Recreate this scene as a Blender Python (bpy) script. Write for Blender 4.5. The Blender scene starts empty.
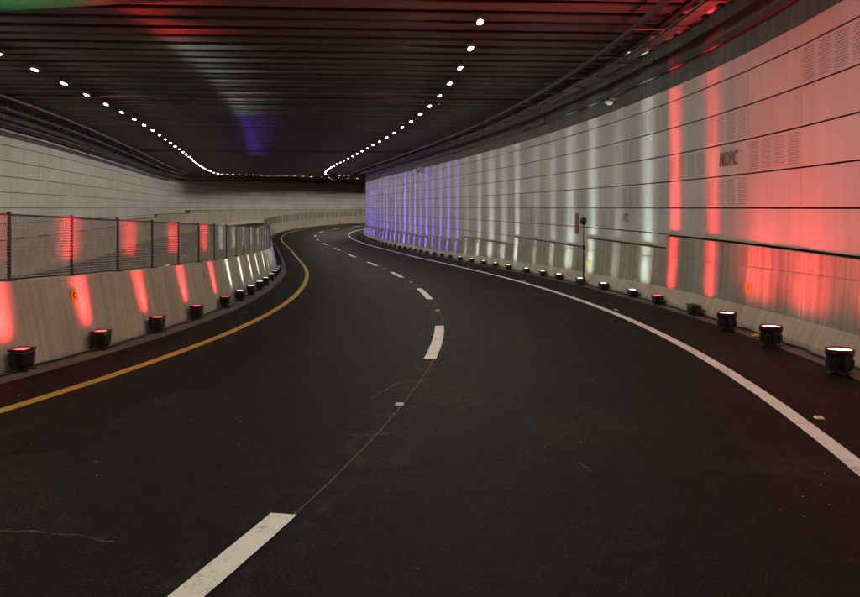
import bpy, bmesh, math, random
from mathutils import Vector, Matrix
random.seed(7)
SC = bpy.context.scene
COL = SC.collection
R = math.radians
EYE = 1.64                       # camera height above the road under it

# ------------------------------------------------------------ camera, world, exposure
cam = bpy.data.cameras.new('camera')
co = bpy.data.objects.new('camera', cam)
COL.objects.link(co)
cam.sensor_width = 36.0
cam.lens = 36.0 * 900 / 860
cam.shift_y = -90.5 / 860
cam.clip_end = 600
co.location = (0, 0, EYE)
co.rotation_euler = (R(90), 0, 0)
SC.camera = co

w = bpy.data.worlds.new('World')
SC.world = w
w.use_nodes = True
nt = w.node_tree
sky = nt.nodes.new('ShaderNodeTexSky')
sky.sky_type = 'NISHITA'
sky.sun_disc = False
sky.sun_elevation = R(1.0)
sky.sun_rotation = R(200)
nt.links.new(sky.outputs[0], nt.nodes['Background'].inputs[0])
nt.nodes['Background'].inputs[1].default_value = 0.004      # night outside the tunnel
SC.view_settings.view_transform = 'Standard'
SC.view_settings.look = 'None'
SC.view_settings.exposure = 0.2
SC.view_settings.gamma = 1.0
SC.view_settings.use_curve_mapping = False
SC.render.engine = 'CYCLES'
SC.cycles.use_denoising = True
SC.cycles.max_bounces = 4
SC.cycles.diffuse_bounces = 3
SC.cycles.glossy_bounces = 2
SC.cycles.transmission_bounces = 2
SC.cycles.sample_clamp_indirect = 4.0
SC.cycles.use_light_tree = True

LAMP_E = 620.0                    # ceiling lamp lens emission
SPOT_W = 80.0                    # uplight power

# ------------------------------------------------------------ alignment of the road
KS = [0, 12, 24, 36, 48, 60, 70, 80, 90, 100, 110, 120, 135, 150, 190]
KK = [-2.145, -1.359, -0.466, -0.437, 0.04, -0.202, 0.213, 0.295, 0.96, 1.329, 1.204, 0.95, 1.0, 1.5, 1.5]
KE = [-1.635, -1.993, -2.307, -2.603, -2.787, -2.864, -2.909, -2.905, -2.85, -2.70, -2.574, -2.48, -2.303, -2.1, -1.8]
KB = [0.006, 0.001, -0.001, -0.002, 0.005, 0.017, 0.02, 0.013, 0.008, 0.014, 0.025, 0.032, 0.038, 0.04, 0.04]


def lin(x, xs, ys):
    if x <= xs[0]:
        return ys[0]
    for i in range(len(xs) - 1):
        if x <= xs[i + 1]:
            t = (x - xs[i]) / (xs[i + 1] - xs[i])
            return ys[i] * (1 - t) + ys[i + 1] * t
    return ys[-1]


def smooth(x, xs, ys):
    if x <= xs[0]:
        m = (ys[1] - ys[0]) / (xs[1] - xs[0])
        return ys[0] + m * (x - xs[0]) * 0.6
    if x >= xs[-1]:
        return ys[-1]
    n = len(xs)
    i = 0
    while x > xs[i + 1]:
        i += 1
    def sl(j):
        a, b = max(j - 1, 0), min(j + 1, n - 1)
        return (ys[b] - ys[a]) / (xs[b] - xs[a])
    h = xs[i + 1] - xs[i]
    t = (x - xs[i]) / h
    return ((2*t**3 - 3*t*t + 1) * ys[i] + (t**3 - 2*t*t + t) * h * sl(i)
            + (-2*t**3 + 3*t*t) * ys[i + 1] + (t**3 - t*t) * h * sl(i + 1))


DS = 0.25
S0, S1 = -16.0, 185.0
ST = []                           # (s, x, y, heading)


def build_path():
    fwd = []
    s, x, y, h = 0.0, -1.018, 3.8, 0.2119
    while s <= S1:
        fwd.append((s, x, y, h))
        k = lin(s + DS / 2, KS, KK) / 100
        hm = h + k * DS / 2
        x += math.sin(hm) * DS
        y += math.cos(hm) * DS
        h += k * DS
        s += DS
    back = []
    s, x, y, h = 0.0, -1.018, 3.8, 0.2119
    while s > S0:
        k = -0.0214 * max(0, 1 + s / 6)
        x -= math.sin(h - k * DS / 2) * DS
        y -= math.cos(h - k * DS / 2) * DS
        h -= k * DS
        s -= DS
        back.append((s, x, y, h))
    ST.extend(back[::-1] + fwd)


build_path()


def frame(s):
    i = (s - ST[0][0]) / DS
    j = max(0, min(len(ST) - 2, int(i)))
    t = i - j
    a, b = ST[j], ST[j + 1]
    return [a[k] * (1 - t) + b[k] * t for k in range(1, 4)]


def ground(s, off=0.0):
    return EYE + smooth(s, KS, KE) - smooth(s, KS, KB) * off


def P(s, off, z=None, dz=0.0):
    """Point at station s, offset to the right, absolute z or dz above the road."""
    x, y, h = frame(s)
    zz = ground(s, off) + dz if z is None else z
    return Vector((x + off * math.cos(h), y - off * math.sin(h), zz))


def ceil_z(d):
    return EYE + 3.7 + lin(d, [96, 128, 150], [0, 0.95, 1.25])


def frange(a, b, st):
    n = max(1, int(round((b - a) / st)))
    return [a + (b - a) * i / n for i in range(n + 1)]


# ------------------------------------------------------------ materials
MATS = {}


def new_mat(name):
    m = bpy.data.materials.new(name)
    m.use_nodes = True
    MATS[name] = m
    t = m.node_tree
    return m, t, t.nodes['Principled BSDF']


def N(t, kind, **kw):
    n = t.nodes.new(kind)
    for k, v in kw.items():
        if k in n.inputs.keys():
            n.inputs[k].default_value = v
        else:
            setattr(n, k, v)
    return n


def mth(t, op, a, b=None, c=None, clamp=False):
    n = t.nodes.new('ShaderNodeMath')
    n.operation = op
    n.use_clamp = clamp
    for i, v in enumerate((a, b, c)):
        if v is None:
            continue
        if isinstance(v, (int, float)):
            n.inputs[i].default_value = v
        else:
            t.links.new(v, n.inputs[i])
    return n.outputs[0]


def ramp(t, fac, stops):
    n = t.nodes.new('ShaderNodeValToRGB')
    e = n.color_ramp.elements
    while len(e) < len(stops):
        e.new(0.5)
    for k, (p, c) in enumerate(stops):
        e[k].position = p
        e[k].color = tuple(c) + (1,) if len(c) == 3 else c
    t.links.new(fac, n.inputs[0])
    return n.outputs[0]


def mixc(t, fac, a, b, mode='MIX'):
    n = t.nodes.new('ShaderNodeMix')
    n.data_type = 'RGBA'
    n.blend_type = mode
    for sock, v in ((n.inputs[0], fac), (n.inputs[6], a), (n.inputs[7], b)):
        if isinstance(v, (int, float)):
            sock.default_value = v
        elif isinstance(v, tuple):
            sock.default_value = v + (1,) if len(v) == 3 else v
        else:
            t.links.new(v, sock)
    return n.outputs[2]


def coords(t, scale, kind='UV', obj=None):
    tc = t.nodes.new('ShaderNodeTexCoord')
    mp = t.nodes.new('ShaderNodeMapping')
    mp.inputs['Scale'].default_value = scale
    t.links.new(tc.outputs[kind], mp.inputs[0])
    return mp.outputs[0]


def noise(t, vec, scale, detail=4, rough=0.55):
    n = N(t, 'ShaderNodeTexNoise', Scale=scale, Detail=detail, Roughness=rough)
    t.links.new(vec, n.inputs['Vector'])
    return n.outputs[0]


def bump(t, b, h, strength, dist=0.01):
    n = N(t, 'ShaderNodeBump', Strength=strength, Distance=dist)
    t.links.new(h, n.inputs['Height'])
    t.links.new(n.outputs[0], b.inputs['Normal'])


def simple(name, col, rough=0.6, metal=0.0, var=0.25, scale=6.0):
    m, t, b = new_mat(name)
    v = coords(t, (1, 1, 1), 'Object')
    f = noise(t, v, scale)
    lo = tuple(c * (1 - var) for c in col)
    hi = tuple(min(1, c * (1 + var)) for c in col)
    t.links.new(ramp(t, f, [(0.3, lo), (0.7, hi)]), b.inputs['Base Color'])
    b.inputs['Roughness'].default_value = rough
    b.inputs['Metallic'].default_value = metal
    return m


def emit(name, col, strength):
    m, t, b = new_mat(name)
    b.inputs['Base Color'].default_value = tuple(col) + (1,)
    b.inputs['Emission Color'].default_value = tuple(col) + (1,)
    b.inputs['Emission Strength'].default_value = strength
    b.inputs['Roughness'].default_value = 0.4
    return m


def make_asphalt():
    m, t, b = new_mat('asphalt')
    uv = coords(t, (1, 1, 1))                 # u = offset in metres, v = station in metres
    big = noise(t, uv, 0.30, 6, 0.65)
    lane = noise(t, coords(t, (1.6, 0.07, 1)), 1.0, 5, 0.65)    # streaks along the lanes
    fine = noise(t, uv, 60, 3, 0.75)
    mid = noise(t, uv, 6, 5, 0.7)
    base = ramp(t, big, [(0.30, (0.0038, 0.0034, 0.0031)), (0.5, (0.0090, 0.0079, 0.0071)), (0.66, (0.036, 0.030, 0.0245))])
    base = mixc(t, ramp(t, lane, [(0.42, (0, 0, 0)), (0.62, (0.75, 0.75, 0.75))]), base, (0.0085, 0.0072, 0.0066))
    base = mixc(t, 1.0, base, ramp(t, mid, [(0.35, (0.5, 0.5, 0.5)), (0.68, (1.7, 1.65, 1.55))]), 'MULTIPLY')
    agg = ramp(t, fine, [(0.42, (0.25, 0.25, 0.25)), (0.53, (0.9, 0.9, 0.9)), (0.61, (2.4, 2.3, 2.15)), (0.70, (7.0, 6.6, 6.0))])
    base = mixc(t, 1.0, base, agg, 'MULTIPLY')
    # dusty scuffs either side of the paving joint down the middle
    sep = t.nodes.new('ShaderNodeSeparateXYZ')
    t.links.new(uv, sep.inputs[0])
    u = sep.outputs[0]
    near = mth(t, 'SUBTRACT', 1.0, mth(t, 'MULTIPLY', mth(t, 'ABSOLUTE', mth(t, 'SUBTRACT', u, 0.05)), 2.6), clamp=True)
    sc = ramp(t, noise(t, coords(t, (3.5, 1.1, 1)), 2.2, 7, 0.75), [(0.5, (0, 0, 0)), (0.72, (1, 1, 1))])
    msk = mth(t, 'MULTIPLY', near, mth(t, 'MULTIPLY', sc, 0.55))
    base = mixc(t, msk, base, (0.10, 0.088, 0.066))
    # tyre marks: dark bands either side of each lane centre, broken along the road
    ul = mth(t, 'SUBTRACT', mth(t, 'ABSOLUTE', mth(t, 'ABSOLUTE', u)), 1.7)
    tr = mth(t, 'SUBTRACT', 1.0, mth(t, 'MULTIPLY', mth(t, 'ABSOLUTE', mth(t, 'SUBTRACT', mth(t, 'ABSOLUTE', ul), 0.85)), 3.2), clamp=True)
    tn = ramp(t, noise(t, coords(t, (5.0, 0.12, 1)), 1.7, 6, 0.7), [(0.44, (0, 0, 0)), (0.6, (1, 1, 1))])
    base = mixc(t, mth(t, 'MULTIPLY', mth(t, 'MULTIPLY', tr, tn), 0.6), base, (0.0045, 0.004, 0.0038))
    # dirt gathered on the shoulders
    sh = mth(t, 'MULTIPLY', mth(t, 'SUBTRACT', mth(t, 'ABSOLUTE', mth(t, 'SUBTRACT', u, 0.2)), 3.5), 1.1, clamp=True)
    dn = ramp(t, noise(t, coords(t, (2.5, 0.6, 1)), 1.5, 6, 0.7), [(0.45, (0, 0, 0)), (0.7, (1, 1, 1))])
    base = mixc(t, mth(t, 'MULTIPLY', mth(t, 'MULTIPLY', sh, dn), 0.45), base, (0.05, 0.042, 0.034))
    base = mixc(t, mth(t, 'MULTIPLY', sh, 0.55), base, (0.006, 0.0056, 0.0053))  # shoulder colour also darkened to hold down the red light there
    # small pale specks
    sp = N(t, 'ShaderNodeTexVoronoi', Scale=2.2)
    t.links.new(uv, sp.inputs['Vector'])
    spm = mth(t, 'LESS_THAN', sp.outputs[0], 0.022)
    base = mixc(t, mth(t, 'MULTIPLY', spm, 0.7), base, (0.28, 0.26, 0.23))
    t.links.new(base, b.inputs['Base Color'])
    t.links.new(mth(t, 'ADD', mth(t, 'MULTIPLY', big, 0.25), 0.55), b.inputs['Roughness'])
    b.inputs['Specular IOR Level'].default_value = 0.07
    bump(t, b, fine, 0.6, 0.008)
    return m


def make_concrete(name, lo, hi, streak, sdark=0.55, bscale=0.25):
    """UV: u = metres along, v = metres up."""
    m, t, b = new_mat(name)
    uv = coords(t, (1, 1, 1))
    big = noise(t, uv, 0.9, 6, 0.65)
    st = noise(t, coords(t, (4.2, 0.16, 1)), 1.3, 5, 0.65)
    fine = noise(t, uv, 28, 4, 0.7)
    c = ramp(t, big, [(0.32, lo), (0.68, hi)])
    dk = ramp(t, st, [(0.42, (sdark,) * 3), (0.66, (1.05, 1.05, 1.05))])
    c = mixc(t, streak, c, mixc(t, 1.0, c, dk, 'MULTIPLY'))
    fv = ramp(t, fine, [(0.3, (0.88, 0.88, 0.88)), (0.7, (1.1, 1.1, 1.1))])
    c = mixc(t, 1.0, c, fv, 'MULTIPLY')
    pit = N(t, 'ShaderNodeTexVoronoi', Scale=5.0)
    t.links.new(uv, pit.inputs['Vector'])
    c = mixc(t, mth(t, 'MULTIPLY', mth(t, 'LESS_THAN', pit.outputs[0], 0.045), 0.6), c, (0.08, 0.07, 0.06))
    t.links.new(c, b.inputs['Base Color'])
    b.inputs['Roughness'].default_value = 0.85
    b.inputs['Specular IOR Level'].default_value = 0.3
    bump(t, b, mth(t, 'ADD', fine, mth(t, 'MULTIPLY', big, 2.0)), bscale, 0.008)
    return m


def make_panel(name, perf, gain=1.0):
    m, t, b = new_mat(name)
    tc = t.nodes.new('ShaderNodeTexCoord')
    geo = t.nodes.new('ShaderNodeNewGeometry')
    oi = t.nodes.new('ShaderNodeObjectInfo')
    mp = t.nodes.new('ShaderNodeMapping')
    mp.inputs['Scale'].default_value = (1.3, 1.3, 0.16)
    t.links.new(geo.outputs['Position'], mp.inputs[0])
    st = noise(t, mp.outputs[0], 2.0, 6, 0.65)
    big = noise(t, geo.outputs['Position'], 0.5, 4, 0.6)
    c = ramp(t, st, [(0.3, (0.36, 0.345, 0.315)), (0.7, (0.52, 0.505, 0.47))])
    c = mixc(t, 0.5, c, ramp(t, big, [(0.3, (0.38, 0.365, 0.33)), (0.7, (0.54, 0.53, 0.50))]))
    rv = mth(t, 'MULTIPLY', mth(t, 'ADD', mth(t, 'MULTIPLY', oi.outputs['Random'], 0.12), 0.92), gain)
    cmb = t.nodes.new('ShaderNodeCombineColor')
    for k in range(3):
        t.links.new(rv, cmb.inputs[k])
    c = mixc(t, 1.0, c, cmb.outputs[0], 'MULTIPLY')
    if perf:
        sep = t.nodes.new('ShaderNodeSeparateXYZ')
        t.links.new(tc.outputs['UV'], sep.inputs[0])
        u, v = sep.outputs[0], sep.outputs[1]
        f4 = mth(t, 'FRACT', mth(t, 'MULTIPLY', u, 4.0))
        wob = mth(t, 'MULTIPLY', mth(t, 'SINE', mth(t, 'MULTIPLY', v, 38.0)), 0.05)
        dd = mth(t, 'ABSOLUTE', mth(t, 'SUBTRACT', mth(t, 'ADD', f4, wob), 0.5))
        msk = mth(t, 'LESS_THAN', dd, 0.36)
        row = mth(t, 'MULTIPLY', v, 14.0)
        sh = mth(t, 'MULTIPLY', mth(t, 'MODULO', mth(t, 'FLOOR', row), 2.0), 0.5)
        a = mth(t, 'SUBTRACT', mth(t, 'FRACT', mth(t, 'ADD', mth(t, 'MULTIPLY', u, 44.0), sh)), 0.5)
        d2 = mth(t, 'SUBTRACT', mth(t, 'FRACT', row), 0.5)
        rr = mth(t, 'ADD', mth(t, 'MULTIPLY', a, a), mth(t, 'MULTIPLY', d2, d2))
        dot = mth(t, 'MULTIPLY', mth(t, 'LESS_THAN', rr, 0.10), msk)
        vm = mth(t, 'LESS_THAN', mth(t, 'ABSOLUTE', mth(t, 'SUBTRACT', v, 0.5)), 0.44)
        dot = mth(t, 'MULTIPLY', dot, vm)
        c = mixc(t, mth(t, 'MULTIPLY', dot, 0.85), c, (0.10, 0.095, 0.09))
    t.links.new(c, b.inputs['Base Color'])
    b.inputs['Roughness'].default_value = 0.62
    b.inputs['Specular IOR Level'].default_value = 0.35
    bump(t, b, noise(t, geo.outputs['Position'], 18, 4, 0.6), 0.12, 0.006)
    return m


def make_beam():
    m, t, b = new_mat('ceiling_beam_steel')
    oi = t.nodes.new('ShaderNodeObjectInfo')
    geo = t.nodes.new('ShaderNodeNewGeometry')
    mp = t.nodes.new('ShaderNodeMapping')
    mp.inputs['Scale'].default_value = (0.12, 2.0, 1)
    t.links.new(geo.outputs['Position'], mp.inputs[0])
    st = noise(t, mp.outputs[0], 2.0, 5, 0.6)
    c = ramp(t, st, [(0.3, (0.13, 0.119, 0.109)), (0.7, (0.21, 0.194, 0.178))])
    rv = mth(t, 'ADD', mth(t, 'MULTIPLY', oi.outputs['Random'], 0.25), 0.88)
    cmb = t.nodes.new('ShaderNodeCombineColor')
    for k in range(3):
        t.links.new(rv, cmb.inputs[k])
    t.links.new(mixc(t, 1.0, c, cmb.outputs[0], 'MULTIPLY'), b.inputs['Base Color'])
    b.inputs['Roughness'].default_value = 0.75
    b.inputs['Specular IOR Level'].default_value = 0.25
    return m


def make_paint(name, col, wear):
    m, t, b = new_mat(name)
    v = coords(t, (1, 1, 1))
    n = noise(t, v, 22, 5, 0.75)
    n2 = noise(t, v, 2.5, 4, 0.6)
    f = ramp(t, mth(t, 'ADD', mth(t, 'MULTIPLY', n, 0.6), mth(t, 'MULTIPLY', n2, 0.4)),
             [(0.33, (1, 1, 1)), (0.46, (0, 0, 0))])
    c = mixc(t, mth(t, 'MULTIPLY', f, wear), tuple(col), (0.09, 0.08, 0.07))
    c = mixc(t, 0.3, c, mixc(t, 1.0, c, ramp(t, n2, [(0.3, (0.6, 0.58, 0.55)), (0.7, (1, 1, 1))]), 'MULTIPLY'))
    t.links.new(c, b.inputs['Base Color'])
    b.inputs['Roughness'].default_value = 0.7
    return m


make_asphalt()
make_concrete('barrier_concrete', (0.46, 0.395, 0.30), (0.60, 0.53, 0.415), 0.55)
make_concrete('stained_concrete', (0.30, 0.28, 0.225), (0.47, 0.44, 0.36), 0.85, 0.6)
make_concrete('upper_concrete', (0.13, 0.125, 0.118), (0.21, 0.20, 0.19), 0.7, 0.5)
make_concrete('gutter_concrete', (0.11, 0.10, 0.085), (0.21, 0.19, 0.16), 0.3)
make_panel('cladding', False)
make_panel('brightened_cladding', False, 1.25)  # same cladding, colour lightened in place of missing lamp light
make_panel('perforated_cladding', True)
make_beam()
make_paint('white_paint', (0.86, 0.83, 0.74), 0.8)
make_paint('yellow_paint', (0.66, 0.36, 0.045), 0.7)
simple('slab_dark', (0.02, 0.019, 0.018), 0.9)
simple('recess_dark', (0.02, 0.02, 0.02), 0.9)
simple('galvanised', (0.16, 0.16, 0.165), 0.45, 0.7)
simple('tray_grey', (0.22, 0.215, 0.21), 0.5, 0.3)
simple('tray_dark', (0.012, 0.012, 0.012), 0.7)
simple('cable_black', (0.012, 0.012, 0.012), 0.6)
simple('fence_wire', (0.40, 0.37, 0.33), 0.6, 0.0)
simple('fence_post', (0.07, 0.066, 0.062), 0.55, 0.3)
simple('lamp_black', (0.012, 0.012, 0.013), 0.4)
simple('lamp_metal', (0.05, 0.05, 0.052), 0.35, 0.6)
simple('pipe_red', (0.14, 0.014, 0.012), 0.45)
simple('white_plastic', (0.65, 0.65, 0.65), 0.35, 0, 0.05)
simple('orange_plate', (0.75, 0.27, 0.02), 0.4, 0, 0.12)
simple('arrow_black', (0.03, 0.02, 0.015), 0.6)
simple('sign_red', (0.24, 0.018, 0.03), 0.45, 0, 0.1)
simple('spray_dark', (0.12, 0.11, 0.11), 0.8)
simple('stud_white', (0.6, 0.55, 0.48), 0.35, 0, 0.1)
simple('wrapper_yellow', (0.55, 0.4, 0.03), 0.5, 0, 0.4, 30)
simple('scrape', (0.16, 0.145, 0.12), 0.9)
simple('grit', (0.30, 0.28, 0.24), 0.9, 0, 0.5, 40)
emit('lamp_glow', (1.0, 0.93, 0.80), LAMP_E)
CLR = {'red': (1.0, 0.035, 0.045), 'white': (0.86, 1.0, 0.95), 'violet': (0.15, 0.075, 1.0), 'green': (0.10, 0.9, 0.22)}
emit('lens_red', (1.0, 0.06, 0.07), 4.0)
emit('lens_red_hot', (1.0, 0.42, 0.38), 14.0)
emit('lens_white', (0.9, 1.0, 0.97), 3.0)
emit('lens_violet', (0.25, 0.12, 1.0), 0.35)
emit('lens_green', (0.10, 1.0, 0.25), 5.0)
simple('rim_redlit', (0.07, 0.006, 0.007), 0.35)  # red light from the lens put into the rim's colour
simple('lens_off', (0.05, 0.05, 0.055), 0.2)


# ------------------------------------------------------------ mesh helpers
class MB:
    def __init__(self):
        self.v, self.f, self.uv = [], [], []

    def face(self, pts, uvs=None):
        b = len(self.v)
        self.v += [tuple(p) for p in pts]
        self.f.append(tuple(range(b, b + len(pts))))
        self.uv.append(uvs or [(0, 0)] * len(pts))

    def hexa(self, p, uvs=None):
        """8 points: bottom 4 (ccw from above) then top 4."""
        b = len(self.v)
        self.v += [tuple(q) for q in p]
        for q in ((3, 2, 1, 0), (4, 5, 6, 7), (0, 1, 5, 4), (1, 2, 6, 5), (2, 3, 7, 6), (3, 0, 4, 7)):
            self.f.append(tuple(b + i for i in q))
            if uvs:
                self.uv.append([uvs[i] for i in q])
            else:
                self.uv.append([(0, 0), (1, 0), (1, 1), (0, 1)])

    def box(self, cx, cy, cz, sx, sy, sz, taper=1.0):
        a, b, c = sx / 2, sy / 2, sz / 2
        k = taper
        self.hexa([(cx - a*k, cy - b*k, cz - c), (cx + a*k, cy - b*k, cz - c), (cx + a*k, cy + b*k, cz - c), (cx - a*k, cy + b*k, cz - c),
                   (cx - a, cy - b, cz + c), (cx + a, cy - b, cz + c), (cx + a, cy + b, cz + c), (cx - a, cy + b, cz + c)])

    def tube(self, pts, r, n=8, closed_ends=True):
        pts = [Vector(p) for p in pts]
        rings = []
        for i, p in enumerate(pts):
            d = (pts[min(i + 1, len(pts) - 1)] - pts[max(i - 1, 0)]).normalized()
            up = Vector((0, 0, 1)) if abs(d.z) < 0.95 else Vector((1, 0, 0))
            a = d.cross(up).normalized()
            c = a.cross(d)
            rr = r[i] if isinstance(r, (list, tuple)) else r
            b = len(self.v)
            for k in range(n):
                an = 2 * math.pi * k / n
                self.v.append(tuple(p + (a * math.cos(an) + c * math.sin(an)) * rr))
            rings.append(b)
        for i in range(len(rings) - 1):
            for k in range(n):
                k2 = (k + 1) % n
                self.f.append((rings[i] + k, rings[i] + k2, rings[i + 1] + k2, rings[i + 1] + k))
                self.uv.append([(0, 0), (1, 0), (1, 1), (0, 1)])
        if closed_ends:
            for b, rev in ((rings[0], True), (rings[-1], False)):
                q = list(range(b, b + n))
                self.f.append(tuple(q[::-1] if rev else q))
                self.uv.append([(0, 0)] * n)

    def loft(self, sections, uvs, close=False, caps=False):
        """sections: list of equal length point lists."""
        n = len(sections[0])
        b = len(self.v)
        for s in sections:
            self.v += [tuple(p) for p in s]
        m = n if close else n - 1
        for i in range(len(sections) - 1):
            for k in range(m):
                k2 = (k + 1) % n
                self.f.append((b + i*n + k, b + i*n + k2, b + (i+1)*n + k2, b + (i+1)*n + k))
                u1 = uvs[i][k2] if k2 else uvs[i][k]
                u2 = uvs[i + 1][k2] if k2 else uvs[i + 1][k]
                self.uv.append([uvs[i][k], u1, u2, uvs[i+1][k]])
        if caps:
            for i in (0, len(sections) - 1):
                q = [b + i*n + k for k in range(n)]
                self.f.append(tuple(q if i else q[::-1]))
                uu = list(uvs[i])
                self.uv.append(uu if i else uu[::-1])

    def mesh(self, name, mat, smooth=False):
        me = bpy.data.meshes.new(name)
        me.from_pydata(self.v, [], self.f)
        ul = me.uv_layers.new(name='UVMap')
        flat = []
        for q in self.uv:
            for c in q:
                flat += [c[0], c[1]]
        ul.data.foreach_set('uv', flat)
        me.materials.append(MATS[mat])
        bm = bmesh.new()
        bm.from_mesh(me)
        bmesh.ops.recalc_face_normals(bm, faces=bm.faces)
        bm.to_mesh(me)
        bm.free()
        if smooth:
            me.polygons.foreach_set('use_smooth', [True] * len(me.polygons))
        return me

    def build(self, name, mat, parent=None, smooth=False):
        return link(name, self.mesh(name, mat, smooth), parent)


def link(name, me, parent=None):
    o = bpy.data.objects.new(name, me)
    COL.objects.link(o)
    if parent is not None:
        o.parent = parent
    return o


def tag(o, label=None, cat=None, group=None, kind=None):
    if label:
        o['label'] = label
    if cat:
        o['category'] = cat
    if group:
        o['group'] = group
    if kind:
        o['kind'] = kind
    return o


def empty(name, loc=(0, 0, 0), rz=0.0):
    o = bpy.data.objects.new(name, None)
    o.empty_display_size = 0.2
    COL.objects.link(o)
    o.location = loc
    o.rotation_euler = (0, 0, rz)
    return o


def copy_tree(o, parent=None):
    c = o.copy()
    COL.objects.link(c)
    c.parent = parent
    for ch in o.children:
        copy_tree(ch, c)
    return c


# ------------------------------------------------------------ road
WR = 4.97                        # foot of the right barrier
WL = -4.49                       # foot of the median barrier, road side
LWL = -14.0                      # foot of the barrier on the far wall
WALL_R, WALL_L = 5.20, -14.25    # cladding planes


RJ = random.Random(11)


def strip(s0, s1, a, b, dz, st=0.75, rag=0.0):
    m = MB()
    secs, uvs = [], []
    for s in frange(s0, s1, st):
        j1, j2 = RJ.gauss(0, rag), RJ.gauss(0, rag)
        secs.append([P(s, a + j1, dz=dz), P(s, b + j2, dz=dz)])
        uvs.append([(a, s), (b, s)])
    m.loft(secs, uvs)
    return m


m = MB()
secs, uvs = [], []
OFFS = [-14.6, -9.3, -4.8, -3.2, -1.5, 0, 1.5, 3.4, 5.5]
for s in frange(S0, 184, 0.75):
    secs.append([P(s, o) for o in OFFS])
    uvs.append([(o, s) for o in OFFS])
m.loft(secs, uvs)
road = tag(m.build('road', 'asphalt'), kind='structure')

strip(S0, 180, -3.32, -3.19, 0.005, 0.22, 0.0012).build('edge_line', 'yellow_paint', road)
strip(S0, 180, 3.35, 3.49, 0.005, 0.22, 0.0012).build('edge_line', 'white_paint', road)
strip(S0, 180, -5.9, -5.77, 0.005).build('edge_line', 'white_paint', road)
DASH0 = 9.34
for i in range(-1, 17):
    c = DASH0 + 10 * i - (0.22 if i < 0 else 0)
    strip(c - 2.0, c + 2.0, -0.075, 0.075, 0.005, 0.05, 0.0012).build('lane_dash', 'white_paint', road)
for i in range(-1, 12):
    c = DASH0 + 10 * i
    strip(c - 2.0, c + 2.0, -9.6, -9.45, 0.005, 0.8).build('lane_dash', 'white_paint', road)
# paving joint along the middle of the carriageway, thin and wandering
m = MB()
secs, uvs = [], []
for s in frange(-8, 60, 0.25):
    wv = 0.05 + 0.008 * math.sin(s * 0.9) + 0.003 * math.sin(s * 4.3 + 1)
    secs.append([P(s, wv - 0.004, dz=0.003), P(s, wv + 0.004, dz=0.003)])
    uvs.append([(wv, s), (wv + .01, s)])
m.loft(secs, uvs)
m.build('paving_joint', 'gutter_concrete', road)
# pale scrape marks on the asphalt: broken slivers, joined per mark
rs = random.Random(3)
for pts, n in (([(0.50, -1.38), (0.56, -1.15), (0.55, -0.9), (0.50, -0.62)], 60),
               ([(3.05, -0.12), (3.1, 0.05), (3.22, 0.18)], 30),
               ([(8.9, 1.2), (8.7, 1.7)], 26),
               ([(2.6, 1.55), (2.35, 1.66)], 14),
               ([(4.6, -0.30), (5.6, -0.16)], 70),
               ([(16.0, -1.6), (16.4, -1.1)], 24)):
    m = MB()
    for q in range(n):
        k = rs.random() * (len(pts) - 1.001)
        i0 = int(k)
        f = k - i0
        s = pts[i0][0] * (1 - f) + pts[i0 + 1][0] * f + rs.gauss(0, 0.012)
        o = pts[i0][1] * (1 - f) + pts[i0 + 1][1] * f + rs.gauss(0, 0.012)
        ds, do = pts[i0 + 1][0] - pts[i0][0], pts[i0 + 1][1] - pts[i0][1]
        ll = math.hypot(ds, do)
        h = rs.uniform(0.01, 0.05)
        wd = rs.uniform(0.0008, 0.0028)
        a = (ds / ll * h + rs.gauss(0, .004), do / ll * h + rs.gauss(0, .004))
        m.face([P(s - a[0], o - a[1], dz=0.0035), P(s + wd, o - wd, dz=0.0035), P(s + a[0], o + a[1], dz=0.0035), P(s - wd, o + wd, dz=0.0035)])
    tag(m.build('scrape_mark', 'scrape', road), kind='stuff')

tag(strip(S0, 180, WR - 0.30, WR + 0.02, 0.008).build('gutter', 'gutter_concrete'), kind='structure')
tag(strip(S0, 180, WL - 0.02, WL + 0.42, 0.006).build('verge_strip', 'gutter_concrete'), kind='structure')

# ------------------------------------------------------------ right barrier and wall
PH = 0.58                                     # height of a cladding course
Z0 = EYE                                      # a course joint lies at this level
STEPS_R = [(-16, 15.96, -1.03), (15.96, 22.8, -1.53), (22.8, 32.5, -2.03), (32.5, 42.9, -2.6), (42.9, 125, -3.2)]
STEPS_L = [(-16, 30, -2.2), (30, 62, -2.0), (62, 80, -1.35), (80, 97, -0.95), (97, 184, -0.4)]
TOPP = 4.55

# jersey profile from the foot: (distance behind foot, height)
JR = [(0.0, 0.0), (0.0, 0.085), (0.13, 0.36), (0.175, 1.0), (0.30, 1.0), (0.30, 0.0)]


def jersey(name, s0, s1, foot, prof, sign, mat, parent=None, st=0.75, upper=None):
    m = MB()
    secs, uvs = [], []
    acc = [0]
    for a, b in zip(prof, prof[1:]):
        acc.append(acc[-1] + math.hypot(a[0] - b[0], a[1] - b[1]))
    for s in frange(s0, s1, st):
        g = ground(s, foot) - 0.004
        secs.append([P(s, foot + sign * d, z=g + h) for d, h in prof])
        uvs.append([(s, a) for a in acc])
    m.loft(secs, uvs, close=True, caps=True)
    o = m.build(name, mat, parent)
    if upper:                                    # the upright face above the toe is more weathered
        o.data.materials.append(MATS[upper])
        n = len(prof)
        for i in range(len(secs) - 1):
            o.data.polygons[i * n + 2].material_index = 1
    return o


bar_r = jersey('concrete_barrier', S0, 125, WR, JR, 1, 'barrier_concrete', upper='stained_concrete')
tag(bar_r, 'pale sloped concrete barrier along the foot of the red and violet lit wall', 'barrier')

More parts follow.
